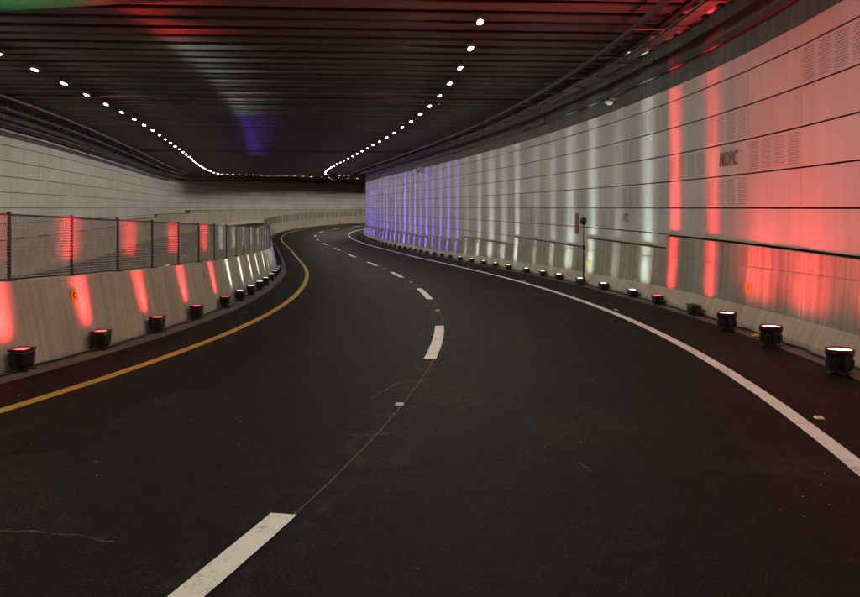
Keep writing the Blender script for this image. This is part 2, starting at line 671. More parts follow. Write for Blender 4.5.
wall_r = empty('tunnel_wall', P(10, WALL_R + 0.1))
tag(wall_r, 'grey panelled wall rising behind the row of uplights, washed red, white and violet', 'wall')
wall_l = empty('tunnel_wall', P(60, WALL_L - 0.1))
tag(wall_l, 'plain pale panelled wall beyond the fenced median, curving behind the road', 'wall')


def wparent(o, root):
    o.parent = root
    o.matrix_parent_inverse = root.matrix_basis.inverted()
    return o


def vwall(name, s0, s1, off, z0f, z1f, thick, mat, root, sign=1, st=0.75):
    """A standing slab whose visible face is at offset off and whose body goes outwards."""
    m = MB()
    secs, uvs = [], []
    for s in frange(s0, s1, st):
        a, b = z0f(s), z1f(s)
        secs.append([P(s, off, z=a), P(s, off, z=b), P(s, off + sign * thick, z=b), P(s, off + sign * thick, z=a)])
        uvs.append([(s, a), (s, b), (s, b + thick), (s, a + thick)])
    m.loft(secs, uvs, close=True, caps=True)
    return wparent(m.build(name, mat), root)


def ridge(s, off):
    p = P(s, off)
    return ceil_z(-math.sin(RIB_A) * p.x + math.cos(RIB_A) * p.y)


RIB_A = R(4.6)
# backing (dark recess behind the joints) and the bare concrete above the panels
vwall('backing', S0, 125, WALL_R + 0.075, lambda s: ground(s, WR) + 0.3, lambda s: Z0 + TOPP * PH + 0.02, 0.25, 'recess_dark', wall_r)
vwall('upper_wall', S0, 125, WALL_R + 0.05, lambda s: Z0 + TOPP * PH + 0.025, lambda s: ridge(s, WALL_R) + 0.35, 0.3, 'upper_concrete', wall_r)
for a, b, lv in STEPS_R:
    vwall('base_strip', a, b - 0.003, WR + 0.185, lambda s: ground(s, WR) + 0.9, lambda s: Z0 + lv * PH - 0.028, 0.1, 'stained_concrete', wall_r)

ALT = {}


def panel(root, side, sa, sb, za, zb, perf, off, sign):
    g = 0.006
    gz = 0.013
    L = sb - sa
    p0, p1 = P(sa, off, z=0), P(sb, off, z=0)
    d = (p1 - p0).normalized()
    nrm = Vector((d.y, -d.x, 0)) * sign         # outwards, away from the road
    jit = random.uniform(-0.002, 0.003)
    a = p0 + d * g + nrm * jit
    b = p1 - d * g + nrm * jit
    t = 0.04
    ctr = (a + b) / 2 + Vector((0, 0, (za + zb) / 2))
    lo, hi = za + gz, zb - gz
    def q(v, z):
        return Vector((v.x, v.y, z)) - ctr
    m = MB()
    m.hexa([q(a, lo), q(b, lo), q(b + nrm * t, lo), q(a + nrm * t, lo), q(a, hi), q(b, hi), q(b + nrm * t, hi), q(a + nrm * t, hi)],
           [(0, 0), (1, 0), (1, 0), (0, 0), (0, 1), (1, 1), (1, 1), (0, 1)])
    o = m.build('cladding_panel', 'perforated_cladding' if perf else ('cladding' if side == 'r' else 'brightened_cladding'))
    o.location = ctr
    wparent(o, root)
    return o, d, nrm


def clad(root, side, cols, steps, off, sign, perf_fn):
    out = {}
    for ci, (sa, sb) in enumerate(cols):
        lv = [c for a, b, c in steps if a <= (sa + sb) / 2 < b][0]
        zt = TOPP
        edges = [lv] + [k for k in range(-4, 5) if lv + 0.12 < k] + [zt]
        for lo, hi in zip(edges, edges[1:]):
            o = panel(root, side, sa, sb, Z0 + lo * PH, Z0 + hi * PH, perf_fn(ci, sa, lo, hi), off, sign)
            out[(ci, math.floor(hi - 0.001) if hi == int(hi) else 4)] = o
    return out


colsR = []
s = 11.5 - 2.14 * 11
while s < 62:
    colsR.append((s, s + 2.14))
    s += 2.14
while s < 122:
    colsR.append((s, s + 4.28))
    s += 4.28
# split the columns at the steps so that a step falls on a joint
for st_s in (15.96, 22.8, 32.5, 42.9):
    k = min(range(len(colsR)), key=lambda i: abs(colsR[i][0] - st_s))
    colsR[k - 1] = (colsR[k - 1][0], st_s)
    colsR[k] = (st_s, colsR[k][1])
I0 = [i for i, c in enumerate(colsR) if abs(c[0] - 11.5) < 0.05][0]
PERF = {(I0 - 2, 3), (I0 - 1, 1), (I0, 2), (I0, 0), (I0 + 1, 1), (I0 + 2, 3), (I0 + 3, 0), (I0 + 3, 2), (I0 + 4, -1), (I0 + 5, 0), (I0 + 6, -1),
        (I0 + 8, -1), (I0 + 9, -2), (I0 + 9, 0), (I0 + 10, -1), (I0 + 11, -2), (I0 + 12, -1)}


def perf_r(ci, sa, lo, hi):
    return (ci, int(math.floor(lo))) in PERF and hi - lo > 0.9


pan = clad(wall_r, 'r', colsR, STEPS_R, WALL_R, 1, perf_r)

colsL = []
s = -14.0
while s < 175:
    w_ = 4.2 if s > 20 else 4.2
    colsL.append((s, s + w_))
    s += w_
vwall('backing', S0, 184, WALL_L - 0.075, lambda s: ground(s, LWL) + 0.3, lambda s: Z0 + TOPP * PH + 0.02, 0.25, 'recess_dark', wall_l, -1)
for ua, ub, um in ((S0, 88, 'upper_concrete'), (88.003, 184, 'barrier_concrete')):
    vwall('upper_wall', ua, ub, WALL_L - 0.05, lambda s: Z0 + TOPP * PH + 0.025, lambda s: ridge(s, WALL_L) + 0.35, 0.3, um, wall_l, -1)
for a, b, lv in STEPS_L:
    vwall('base_strip', a, b - 0.003, LWL - 0.185, lambda s: ground(s, LWL) + 0.9, lambda s: Z0 + lv * PH - 0.045, 0.1, 'barrier_concrete', wall_l, -1)
clad(wall_l, 'l', colsL, STEPS_L, WALL_L, -1, lambda *a: False)
bar_l = jersey('concrete_barrier', S0, 184, LWL, JR, -1, 'barrier_concrete')
tag(bar_l, 'concrete barrier at the foot of the plain pale wall beyond the fence', 'barrier')


# sprayed letters on two panels
def sprayed(text, pan_o, s, off, z, size, mat):
    o, d, nrm = pan_o
    cu = bpy.data.curves.new('t', 'FONT')
    cu.body = text
    cu.size = size
    cu.align_x = 'CENTER'
    cu.align_y = 'CENTER'
    cu.shear = 0.2
    cu.offset = 0.006
    tmp = bpy.data.objects.new('t', cu)
    COL.objects.link(tmp)
    dg = bpy.context.evaluated_depsgraph_get()
    me = bpy.data.meshes.new_from_object(tmp.evaluated_get(dg))
    bpy.data.objects.remove(tmp)
    me.materials.clear()
    me.materials.append(MATS[mat])
    t = link('sprayed_letters', me)
    # text x axis runs against the travel direction as the road sees it from the left
    xax = d
    zax = -nrm
    yax = Vector((0, 0, 1))
    c = Vector((o.location.x, o.location.y, z)) + d * s + zax * 0.0235
    c -= nrm * 0.0
    M = Matrix((( -xax.x, yax.x, zax.x, c.x), (-xax.y, yax.y, zax.y, c.y), (-xax.z, yax.z, zax.z, c.z), (0, 0, 0, 1)))
    t.matrix_world = M
    bpy.context.view_layer.update()
    wm = o.location
    t.parent = o
    t.matrix_parent_inverse = (wall_r.matrix_basis @ o.matrix_parent_inverse @ o.matrix_basis).inverted()
    return t


# ------------------------------------------------------------ median barrier and fence
JM = [(0.0, 0.0), (0.0, 0.05), (0.06, 0.34), (0.19, 0.97), (0.41, 0.97), (0.54, 0.34), (0.60, 0.05), (0.60, 0.0)]
med = jersey('median_barrier', S0, 180, WL, JM, -1, 'barrier_concrete')
tag(med, 'tan concrete median barrier carrying the wire fence', 'barrier')

FO = WL - 0.30
fence = empty('median_fence', P(20, FO, dz=0.97))
tag(fence, 'low wire mesh fence with dark posts standing on the median barrier', 'fence')
PSP = 1.66
FH = 0.76
posts = [6.23 + PSP * k for k in range(-11, 86)]
mp_ = MB()
mp_.box(0, 0, FH / 2 + 0.01, 0.034, 0.034, FH + 0.06)
mp_.box(0, 0, 0.006, 0.13, 0.13, 0.012)
post_me = mp_.mesh('post', 'fence_post')
mw = MB()
LP = PSP - 0.07
nh = 22
for k in range(nh):
    z = 0.035 + k * (FH - 0.05) / (nh - 1)
    mw.box(LP / 2, 0, z, LP, 0.006, 0.0105)
nv = 34
for k in range(nv):
    mw.box((k + 0.5) * LP / nv, 0.009, 0.025 + (FH - 0.03) / 2, 0.006, 0.006, FH - 0.03)
wire_me = mw.mesh('wire_panel', 'fence_wire')
mr = MB()
mr.box(LP / 2, 0, FH + 0.005, LP, 0.022, 0.022)
rail_me = mr.mesh('top_rail', 'fence_post')
for a, b in zip(posts, posts[1:]):
    pa, pb = P(a, FO, z=ground(a, WL) + 0.968), P(b, FO, z=ground(b, WL) + 0.968)
    o = link('post', post_me)
    o.location = pa
    o.rotation_euler = (0, 0, math.pi / 2 - frame(a)[2])
    wparent(o, fence)
    d = (pb - pa)
    rz = math.atan2(d.y, d.x)
    ry = -math.atan2(d.z, math.hypot(d.x, d.y))
    for nm, me in (('wire_panel', wire_me), ('top_rail', rail_me)):
        q = link(nm, me)
        q.location = pa + d.normalized() * 0.035
        q.rotation_euler = (0, ry, rz)
        q.scale = (d.length / PSP, 1, 1)
        wparent(q, fence)


# orange arrow plates fixed to the barriers
def marker(root, s, foot, sign, h, flip):
    prof = JM if root is med else JR
    (d0, h0), (d1, h1) = prof[2], prof[3]
    k = (h - h0) / (h1 - h0)
    dd = d0 + (d1 - d0) * k
    m = MB()
    m.box(0, 0, 0, 0.30 if root is bar_r else 0.19, 0.012, 0.13)
    o = m.build('marker_plate', 'orange_plate')
    M = Matrix.Translation(P(s, foot + sign * dd, z=ground(s, foot) + h) ) @ Matrix.Rotation(math.pi / 2 - frame(s)[2], 4, 'Z') @ Matrix.Rotation(sign * math.atan2(d1 - d0, h1 - h0), 4, 'X') @ Matrix.Translation((0, sign * 0.006, 0))
    # local y points to the left of travel
    o.matrix_world = M
    o.parent = root
    m = MB()
    y = 0.0082 * sign
    e = 1 if flip else -1
    for (x0, z0, x1, z1) in ((-0.045, 0, 0.02, 0.045), (-0.045, 0, 0.02, -0.045)):
        m.hexa([(e*x0, y - .001, z0 - .013), (e*x1, y - .001, z1 - .013), (e*x1, y + .001, z1 - .013), (e*x0, y + .001, z0 - .013),
                (e*x0, y - .001, z0 + .013), (e*x1, y - .001, z1 + .013), (e*x1, y + .001, z1 + .013), (e*x0, y + .001, z0 + .013)])
    a = m.build('arrow', 'arrow_black', o)
    return o


for s in (11.23, 16.62, 22.4, 28.79, 35.08, 41.5, 48):
    marker(bar_r, s, WR, 1, 0.66, False)
for s in (7.59, 14.31, 20.99, 27.8, 34.5):
    marker(med, s, WL, -1, 0.72, True)

# letters on the cladding
key = [k for k in pan if k[0] == I0 and k[1] == 1]
sprayed('MDPC', pan[(I0, 1)], -0.2, WALL_R, Z0 + 1.5 * PH, 0.36, 'spray_dark')
kk = min((c for c in range(len(colsR))), key=lambda c: abs((colsR[c][0] + colsR[c][1]) / 2 - 18.95))
sprayed('4TC', pan[(kk, -1)], 0.1, WALL_R, Z0 - 0.45 * PH, 0.27, 'spray_dark')

# ------------------------------------------------------------ ceiling
ceil = MB()
n_ = Vector((-math.sin(RIB_A), math.cos(RIB_A), 0))
u_ = Vector((math.cos(RIB_A), math.sin(RIB_A), 0))


def wall_cross(off):
    out = []
    for s in frange(S0, 184, 0.5):
        p = P(s, off)
        out.append((p.dot(n_), p.dot(u_)))
    return out


XR, XL = wall_cross(WALL_R + 0.2), wall_cross(WALL_L - 0.2)


def cross(tab, d, last):
    for (d0, t0), (d1, t1) in zip(tab, tab[1:]):
        if (d0 - d) * (d1 - d) <= 0 and d1 != d0:
            return t0 + (t1 - t0) * (d - d0) / (d1 - d0)
    return last


def rng(d):
    tr = cross(XR, d, XR[0][1] if d < XR[0][0] else 40)
    tl = cross(XL, d, XL[0][1] if d < XL[0][0] else -24)
    return tl, tr


secs, uvs = [], []
for d in frange(-14, 172, 2):
    tl, tr = rng(d)
    z = ceil_z(d) + 0.42
    a, b = n_ * d + u_ * (tl - 0.5), n_ * d + u_ * (tr + 0.5)
    secs.append([Vector((a.x, a.y, z)), Vector((b.x, b.y, z)), Vector((b.x, b.y, z + 0.3)), Vector((a.x, a.y, z + 0.3))])
    uvs.append([(tl, d), (tr, d), (tr, d + .3), (tl, d + .3)])
ceil.loft(secs, uvs, close=True, caps=True)
ceiling = tag(ceil.build('ceiling', 'slab_dark'), kind='structure')
RSP = 0.92
d = -13.0
while d < 168:
    tl, tr = rng(d)
    z = ceil_z(d)
    m = MB()
    c = n_ * d + u_ * ((tl + tr) / 2)
    L = (tr - tl) / 2 + 0.1
    dz = random.uniform(-0.006, 0.006)

    def bar(e0, e1, z0, z1):
        pts = []
        for h in (z0, z1):
            for (tt, e) in ((-L, e0), (L, e0), (L, e1), (-L, e1)):
                v = u_ * tt + n_ * e
                pts.append((v.x, v.y, h))
        m.hexa(pts)
    bar(-0.28, 0.28, dz, dz + 0.035)           # bottom flange
    bar(-0.15, 0.15, dz + 0.034, 0.419)          # web
    o = m.build('ceiling_beam', 'ceiling_beam_steel', ceiling)
    o.location = (c.x, c.y, z)
    d += RSP

# downstand beam across the near end of the roof, square to the road there
m = MB()
for (x0, y0, x1, y1) in ((-13.6, 16.83, 4.2, 12.64),):
    a, b = Vector((x0, y0, 0)), Vector((x1, y1, 0))
    t = Vector(((b - a).y, -(b - a).x, 0)).normalized()
    zb, zt = EYE + 3.36, EYE + 3.68
    e = t * 1.7
    m.hexa([(*(a + e).xy, zb), (*(b + e).xy, zb), (*b.xy, zb), (*a.xy, zb), (*(a + e).xy, zt), (*(b + e).xy, zt), (*b.xy, zt), (*a.xy, zt)])
m.build('downstand_beam', 'tray_grey', ceiling)


# ------------------------------------------------------------ pipes, trays and cables under the roof
def run(name, mat, s0, s1, off, zoff, w_, h_, label, cat, group=None, hangers=None):
    root = empty(name, P(30, off, z=EYE + zoff))
    tag(root, label, cat, group)
    m = MB()
    secs, uvs = [], []
    for s in frange(s0, s1, 0.75):
        z = ridge(s, off) - 3.7 + zoff
        secs.append([P(s, off - w_/2, z=z), P(s, off + w_/2, z=z), P(s, off + w_/2, z=z + h_), P(s, off - w_/2, z=z + h_)])
        uvs.append([(0, s), (1, s), (1, s), (0, s)])
    m.loft(secs, uvs, close=True, caps=True)
    wparent(m.build('tray_body', mat), root)
    if hangers:
        for s in frange(s0 + 1, s1 - 1, hangers):
            z = ridge(s, off)
            mh = MB()
            for sg in (-1, 1):
                mh.tube([P(s, off + sg * (w_/2 + 0.015), z=z - 3.7 + zoff - 0.03), P(s, off + sg * (w_/2 + 0.015), z=z + 0.03)], 0.008, 5)
            a, b = P(s, off - w_/2 - 0.04, z=z - 3.7 + zoff - 0.03), P(s, off + w_/2 + 0.04, z=z - 3.7 + zoff - 0.03)
            mh.tube([a, b], 0.018, 6)
            wparent(mh.build('hanger', 'galvanised'), root)
    return root


def ladder(s0, s1, offc, width, zoff, label, group):
    root = empty('cable_ladder', P(30, offc, z=EYE + zoff))
    tag(root, label, 'cable tray', group)
    for sg in (-1, 1):
        m = MB()
        secs, uvs = [], []
        ww = 0.10 if sg < 0 else 0.09
        for s in frange(s0, s1, 0.75):
            z = ridge(s, offc) - 3.7 + zoff
            o = offc + sg * width / 2
            secs.append([P(s, o - ww/2, z=z), P(s, o + ww/2, z=z), P(s, o + ww/2, z=z + 0.08), P(s, o - ww/2, z=z + 0.08)])
            uvs.append([(0, s), (1, s), (1, s), (0, s)])
        m.loft(secs, uvs, close=True, caps=True)
        wparent(m.build('side_rail', 'tray_dark'), root)
    m = MB()
    for k, s in enumerate(frange(s0, s1, 0.6)):
        z = ridge(s, offc) - 3.7 + zoff + 0.03
        m.tube([P(s, offc - width/2, z=z), P(s, offc + width/2, z=z)], 0.014, 5)
    wparent(tag(m.build('rungs', 'tray_dark'), kind='stuff'), root)
    for s in frange(s0 + 1, s1 - 1, 3.0):
        z = ridge(s, offc)
        mh = MB()
        for sg in (-1, 1):
            o = offc + sg * (width / 2 + 0.06)
            mh.tube([P(s, o, z=z - 3.7 + zoff - 0.03), P(s, o, z=z + 0.03)], 0.009, 5)
        mh.tube([P(s, offc - width/2 - 0.1, z=z - 3.7 + zoff - 0.025), P(s, offc + width/2 + 0.1, z=z - 3.7 + zoff - 0.025)], 0.02, 6)
        wparent(mh.build('hanger', 'galvanised'), root)
    return root


ladder(-12, 110, 3.92, 0.42, 3.36, 'dark ladder cable tray hung under the roof beams by the uplit wall', None)
run('cable_tray', 'tray_grey', -12, 110, 4.52, 3.40, 0.24, 0.06, 'flat grey cable tray between the ladder tray and the uplit wall', 'cable tray', None, 2.0)
run('conduit', 'tray_dark', -12, 110, WALL_R - 0.02, 3.02, 0.09, 0.10, 'black conduit along the bare concrete above the uplit wall panels', 'conduit')
ladder(-12, 175, -13.35, 0.40, 3.25, 'dark ladder cable tray along the plain pale wall beyond the median', None)
run('cable_tray', 'tray_dark', -12, 175, -13.9, 2.95, 0.22, 0.08, 'black cable tray close under the roof on the plain pale wall', 'cable tray', None, 3.0)
run('conduit', 'galvanised', -12, 175, WALL_L + 0.03, 2.80, 0.06, 0.07, 'thin galvanised conduit on the plain pale wall above its panels', 'conduit')


def pipe(pts, r, label, name='red_pipe'):
    root = empty(name, pts[0])
    tag(root, label, 'pipe', None)
    m = MB()
    m.tube(pts, r, 8)
    wparent(m.build('pipe_run', 'pipe_red', None, True), root)
    return root


pts = []
for s in frange(-12, 120, 1.5):
    pts.append(P(s, -12.75, z=ridge(s, -12.75) - 0.16))
pipe(pts, 0.055, 'long red sprinkler main along the roof beside the plain wall')


def cross_pipe(d, label, heads):
    tl, tr = rng(d)
    a, b = n_ * d + u_ * (tl + 1.7), n_ * d + u_ * (tr - 0.4)
    z = ceil_z(d) - 0.09
    root = pipe([Vector((a.x, a.y, z)), Vector((b.x, b.y, z))], 0.038, label)
    for t in heads:
        q = n_ * d + u_ * t
        m = MB()
        m.tube([(q.x, q.y, z), (q.x, q.y, z - 0.14)], 0.016, 6)
        m.tube([(q.x - 0.16, q.y, z - 0.0), (q.x, q.y, z - 0.12)], 0.01, 5)
        m.tube([(q.x + 0.16, q.y, z - 0.0), (q.x, q.y, z - 0.12)], 0.01, 5)
        h = wparent(m.build('sprinkler_head', 'pipe_red'), root)
        m = MB()
        m.tube([(q.x, q.y, z - 0.14), (q.x, q.y, z - 0.185)], [0.018, 0.04], 8)
        c = m.build('deflector', 'white_plastic')
        wparent(c, root)


cross_pipe(29.75, 'red sprinkler pipe across the roof, with branched heads', [-5.3, 2.7])
cross_pipe(58.0, 'red sprinkler pipe crossing the roof above the violet beams', [-7.0])
# drop pipe near the right wall
q = P(26.3, 4.75, z=EYE + 3.3)
pipe([q, q - Vector((0, 0, 0.42)), q - Vector((-0.10, 0, 0.43))], 0.022, 'short red drop pipe hanging from the roof by the uplit wall', 'red_drop_pipe')

# ------------------------------------------------------------ ceiling lamps
LH = MB()
LH.box(0, 0, 0.05, 0.13, 0.52, 0.09)
LH.box(0, 0, 0.10, 0.10, 0.40, 0.02)
lamp_house = LH.mesh('housing', 'tray_grey')
LL = MB()
LL.box(0, 0, 0.0, 0.055, 0.34, 0.010)
lamp_lens = LL.mesh('lens', 'lamp_glow')
LBK = MB()
for sg in (-1, 1):
    LBK.box(0, sg * 0.24, 0.12, 0.03, 0.03, 0.06)
lamp_brk = LBK.mesh('bracket', 'tray_dark')


RH = MB()
for (x, y, a, b) in ((0.09, 0, 0.02, 0.62), (-0.09, 0, 0.02, 0.62), (0, 0.30, 0.16, 0.02), (0, -0.30, 0.16, 0.02)):
    RH.box(x, y, 0.045, a, b, 0.11)
RH.box(0, 0, 0.11, 0.20, 0.62, 0.02)
rec_house = RH.mesh('housing', 'tray_dark')
RL = MB()
RL.box(0, 0, 0.07, 0.13, 0.48, 0.012)  # wide lens set up inside its housing, out of sight, to brighten the far wall
rec_lens = RL.mesh('lens', 'lamp_glow')


def ceiling_lamp(s, off, label, group):
    z = ridge(s, off) - 0.145
    r = empty('ceiling_lamp', P(s, off, z=z), -frame(s)[2])
    tag(r, label, 'lamp', group)
    rec = s > 93  # far lamps kept dense but hidden from view, added to light the far wall
    link('housing', rec_house if rec else lamp_house, r)
    link('lens', rec_lens if rec else lamp_lens, r)
    link('bracket', lamp_brk, r)


for k in range(-8, 54):
    s = 13.5 + 2.82 * k
    ceiling_lamp(s, lin(s, [8, 26], [0.72, 1.0]), 'bright white lamp in the ceiling row above the road with the yellow line', 'ceiling lamps over the near road')
for k in range(-9, 56):
    s = 17.6 + 2.74 * k
    ceiling_lamp(s, lin(s, [15, 26], [-9.9, -10.1]), 'bright white lamp in the ceiling row beyond the median fence', 'ceiling lamps beyond the fence')


# ------------------------------------------------------------ uplights
def bevel_box(sx, sy, z0, z1, top_in, bot_in):
    """A box with chamfered rim, drawn as a loft of rectangles."""
    m = MB()
    rings = [(z0, bot_in + 0.015), (z0 + 0.02, bot_in), (z1 - 0.03, top_in + 0.0), (z1, top_in + 0.008)]
    secs, uvs = [], []
    for z, i in rings:
        a, b = sx / 2 - i, sy / 2 - i
        c = 0.02
        secs.append([(-a + c, -b, z), (a - c, -b, z), (a, -b + c, z), (a, b - c, z), (a - c, b, z), (-a + c, b, z), (-a, b - c, z), (-a, -b + c, z)])
        uvs.append([(0, 0)] * 8)
    m.loft(secs, uvs, close=True, caps=True)
    return m


# head of the box uplight: a wash light tipped on a yoke
HB = bevel_box(0.28, 0.19, 0.06, 0.235, 0.0, 0.006)
for k in range(7):
    HB.box(-0.12 + 0.04 * k, 0, 0.055, 0.012, 0.13, 0.05)
head_me = HB.mesh('housing', 'lamp_black')
YK = MB()
for sg in (-1, 1):
    YK.box(sg * 0.168, 0, 0.085, 0.016, 0.045, 0.17)
    YK.box(sg * 0.185, 0, 0.15, 0.03, 0.035, 0.035)
YK.box(0, 0, 0.010, 0.352, 0.05, 0.016)
for sg in (-1, 1):
    YK.box(sg * 0.12, 0, 0.008, 0.04, 0.22, 0.014)
yoke_me = YK.mesh('yoke', 'lamp_metal')
RM = MB()
for (x, y, a, b) in ((0, -0.09, 0.30, 0.018), (0, 0.09, 0.30, 0.018), (-0.141, 0, 0.018, 0.162), (0.141, 0, 0.018, 0.162)):
    RM.box(x * 0.94, y, 0.243, a * 0.94, b, 0.02)
rim_me = RM.mesh('rim', 'lamp_black')
LNS = {}
for c in ('red', 'white', 'violet', 'off', 'green'):
    q = MB()
    q.box(0, 0, 0.236, 0.245, 0.16, 0.008)
    LNS[c] = q.mesh('lens', 'lens_' + c)

# round can uplight
CN = MB()
rings = [(0.04, 0.115), (0.05, 0.128), (0.20, 0.140), (0.215, 0.150)]
secs = [[(r * math.cos(2*math.pi*k/20), r * math.sin(2*math.pi*k/20), z) for k in range(20)] for z, r in rings]
CN.loft(secs, [[(0, 0)] * 20] * len(secs), close=True)
CN.f.append(tuple(range(19, -1, -1)))
CN.uv.append([(0, 0)] * 20)
for k in range(10):
    an = 2 * math.pi * k / 10
    CN.box(0.136 * math.cos(an), 0.136 * math.sin(an), 0.115, 0.02, 0.02, 0.10)
can_me = CN.mesh('housing', 'lamp_black')
def ring_pts(r, z):
    return [(r * math.cos(2*math.pi*k/20), r * math.sin(2*math.pi*k/20), z) for k in range(20)]


CR = MB()
CR.loft([ring_pts(r, z) for z, r in ((0.20, 0.12), (0.206, 0.152), (0.275, 0.160), (0.284, 0.157), (0.276, 0.150), (0.255, 0.146), (0.250, 0.10))], [[(0, 0)] * 20] * 7, close=True)
can_rim = CR.mesh('rim', 'rim_redlit', True)
CL = MB()
CL.loft([ring_pts(0.142, 0.262), ring_pts(0.10, 0.270), ring_pts(0.002, 0.274)], [[(0, 0)] * 20] * 3, close=True)
can_lens = CL.mesh('lens', 'lens_red_hot')
CY = MB()
CY.box(0, 0, 0.012, 0.36, 0.06, 0.02)
CY.box(0, 0, 0.010, 0.06, 0.26, 0.016)
for sg in (-1, 1):
    CY.box(sg * 0.185, 0, 0.115, 0.014, 0.05, 0.21)
    CY.box(sg * 0.18, 0, 0.19, 0.03, 0.03, 0.03)
can_yoke = CY.mesh('yoke', 'lamp_metal')

SPOTS = {}


def spot(key, color, power, expo, fan, core, spill=0.05, cap=0.075):
    """A lamp whose lens spreads a narrow fan: strongest straight up, weaker towards the wall."""
    if key in SPOTS:
        return SPOTS[key]
    l = bpy.data.lights.new('beam_' + key, 'SPOT')
    l.color = color
    l.energy = power
    l.spot_size = R(150)
    l.spot_blend = 0.15
    l.shadow_soft_size = 0.04
    l.use_nodes = True
    nt_ = l.node_tree
    em = [n for n in nt_.nodes if n.type == 'EMISSION'][0]
    tc = nt_.nodes.new('ShaderNodeTexCoord')
    sp = nt_.nodes.new('ShaderNodeSeparateXYZ')
    nt_.links.new(tc.outputs['Normal'], sp.inputs[0])
    a = mth(nt_, 'MULTIPLY', sp.outputs[1], NSIGN)           # sine of the angle towards the wall
    q = mth(nt_, 'MAXIMUM', a, cap)
    i0 = mth(nt_, 'POWER', q, -expo)
    wdt = mth(nt_, 'ADD', mth(nt_, 'MULTIPLY', mth(nt_, 'MAXIMUM', a, 0.0), fan), core)
    r_ = mth(nt_, 'DIVIDE', sp.outputs[0], wdt)
    g_ = mth(nt_, 'POWER', 2.718, mth(nt_, 'MULTIPLY', mth(nt_, 'MULTIPLY', r_, r_), -1.0))
    lo = mth(nt_, 'MULTIPLY', mth(nt_, 'ADD', a, spill), 0.55 / spill if spill < 0.1 else (0.8 / spill if spill > 0.5 else 2.8), clamp=True)
    if 0.1 < spill < 0.5:
        lo = mth(nt_, 'MULTIPLY', lo, lo)
    hi = mth(nt_, 'MULTIPLY', mth(nt_, 'SUBTRACT', 1.0, a), 2.0, clamp=True)
    nt_.links.new(mth(nt_, 'MULTIPLY', mth(nt_, 'MULTIPLY', i0, g_), mth(nt_, 'MULTIPLY', lo, hi)), em.inputs['Strength'])
    SPOTS[key] = l
    return l


NSIGN = 1.0


def uplight(s, off, toward, colour, tilt, label, group, can=False, power=1.0, size=13.0, fwd=0.0, lens=None):
    """toward = +1 when the wall is on the right of the lamp, -1 on the left."""
    g = P(s, off, dz=0.010)
    rz = math.pi / 2 - frame(s)[2] + random.uniform(-0.05, 0.05)       # local x along the road, y to the left
    r = empty('uplight', g, rz)
    tag(r, label, 'stage light', group)
    if can:
        link('housing', can_me, r)
        link('rim', can_rim, r)
        link('lens', can_lens, r)
        link('yoke', can_yoke, r)
    else:
        sc = (1.28, 1.0, 0.78) if toward > 0 else (0.92, 1.0, 0.96)
        for nm, me in (('housing', head_me), ('rim', rim_me), ('lens', LNS[lens or colour]), ('yoke', yoke_me)):
            link(nm, me, r).scale = sc
    if colour != 'off' and power > 0:
        k = '%s_%.2f_%s' % (colour, power, can)
        if colour == 'green':
            L = bpy.data.lights.new('beam_green', 'SPOT')
            L.color, L.energy, L.spot_size, L.spot_blend, L.shadow_soft_size = CLR['green'], 900, R(44), 0.9, 0.04
        elif can:
            L = spot(k, CLR[colour], SPOT_W * power, 1.1, 1.0, 0.45, 0.9)
            L.spot_size, L.spot_blend = R(172), 0.5
        else:
            L = spot(k + '_%.2f_%d' % (size, toward), CLR[colour], SPOT_W * power, 2.15, size, 0.03 if toward > 0 else 0.075, 0.05 if toward > 0 else 0.16, 0.075 if toward > 0 else 0.24)
            if toward < 0:
                L.shadow_soft_size = 0.09
        o = bpy.data.objects.new('beam', L)
        COL.objects.link(o)
        o.parent = r
        o.location = (0, 0, 0.300 if can else 0.26)
        if colour == 'green':
            dirv = Vector((fwd, -toward * math.sin(R(tilt)), math.cos(R(tilt)))).normalized()
            o.rotation_euler = dirv.to_track_quat('-Z', 'Y').to_euler()
        else:
            # lamp axes: -z up, +y to the wall, tipped by a degree or two
            yv = Vector((0, -toward, 0))
            zv = Vector((random.uniform(-0.02, 0.02), -toward * R(tilt), -1)).normalized()
            yv = (yv - zv * yv.dot(zv)).normalized()
            xv = yv.cross(zv)
            o.rotation_euler = Matrix((xv, yv, zv)).transposed().to_euler()
    return r


ORD = ['first', 'second', 'third', 'fourth', 'fifth', 'sixth', 'seventh', 'eighth', 'ninth', 'tenth', 'eleventh', 'twelfth']


def nth(text, k, ref):
    """Single out a light by counting from a landmark; the tiny far ones share a label."""
    return '%s, %s from %s' % (text, ORD[k], ref) if k < len(ORD) else '%s, far along the bend' % text


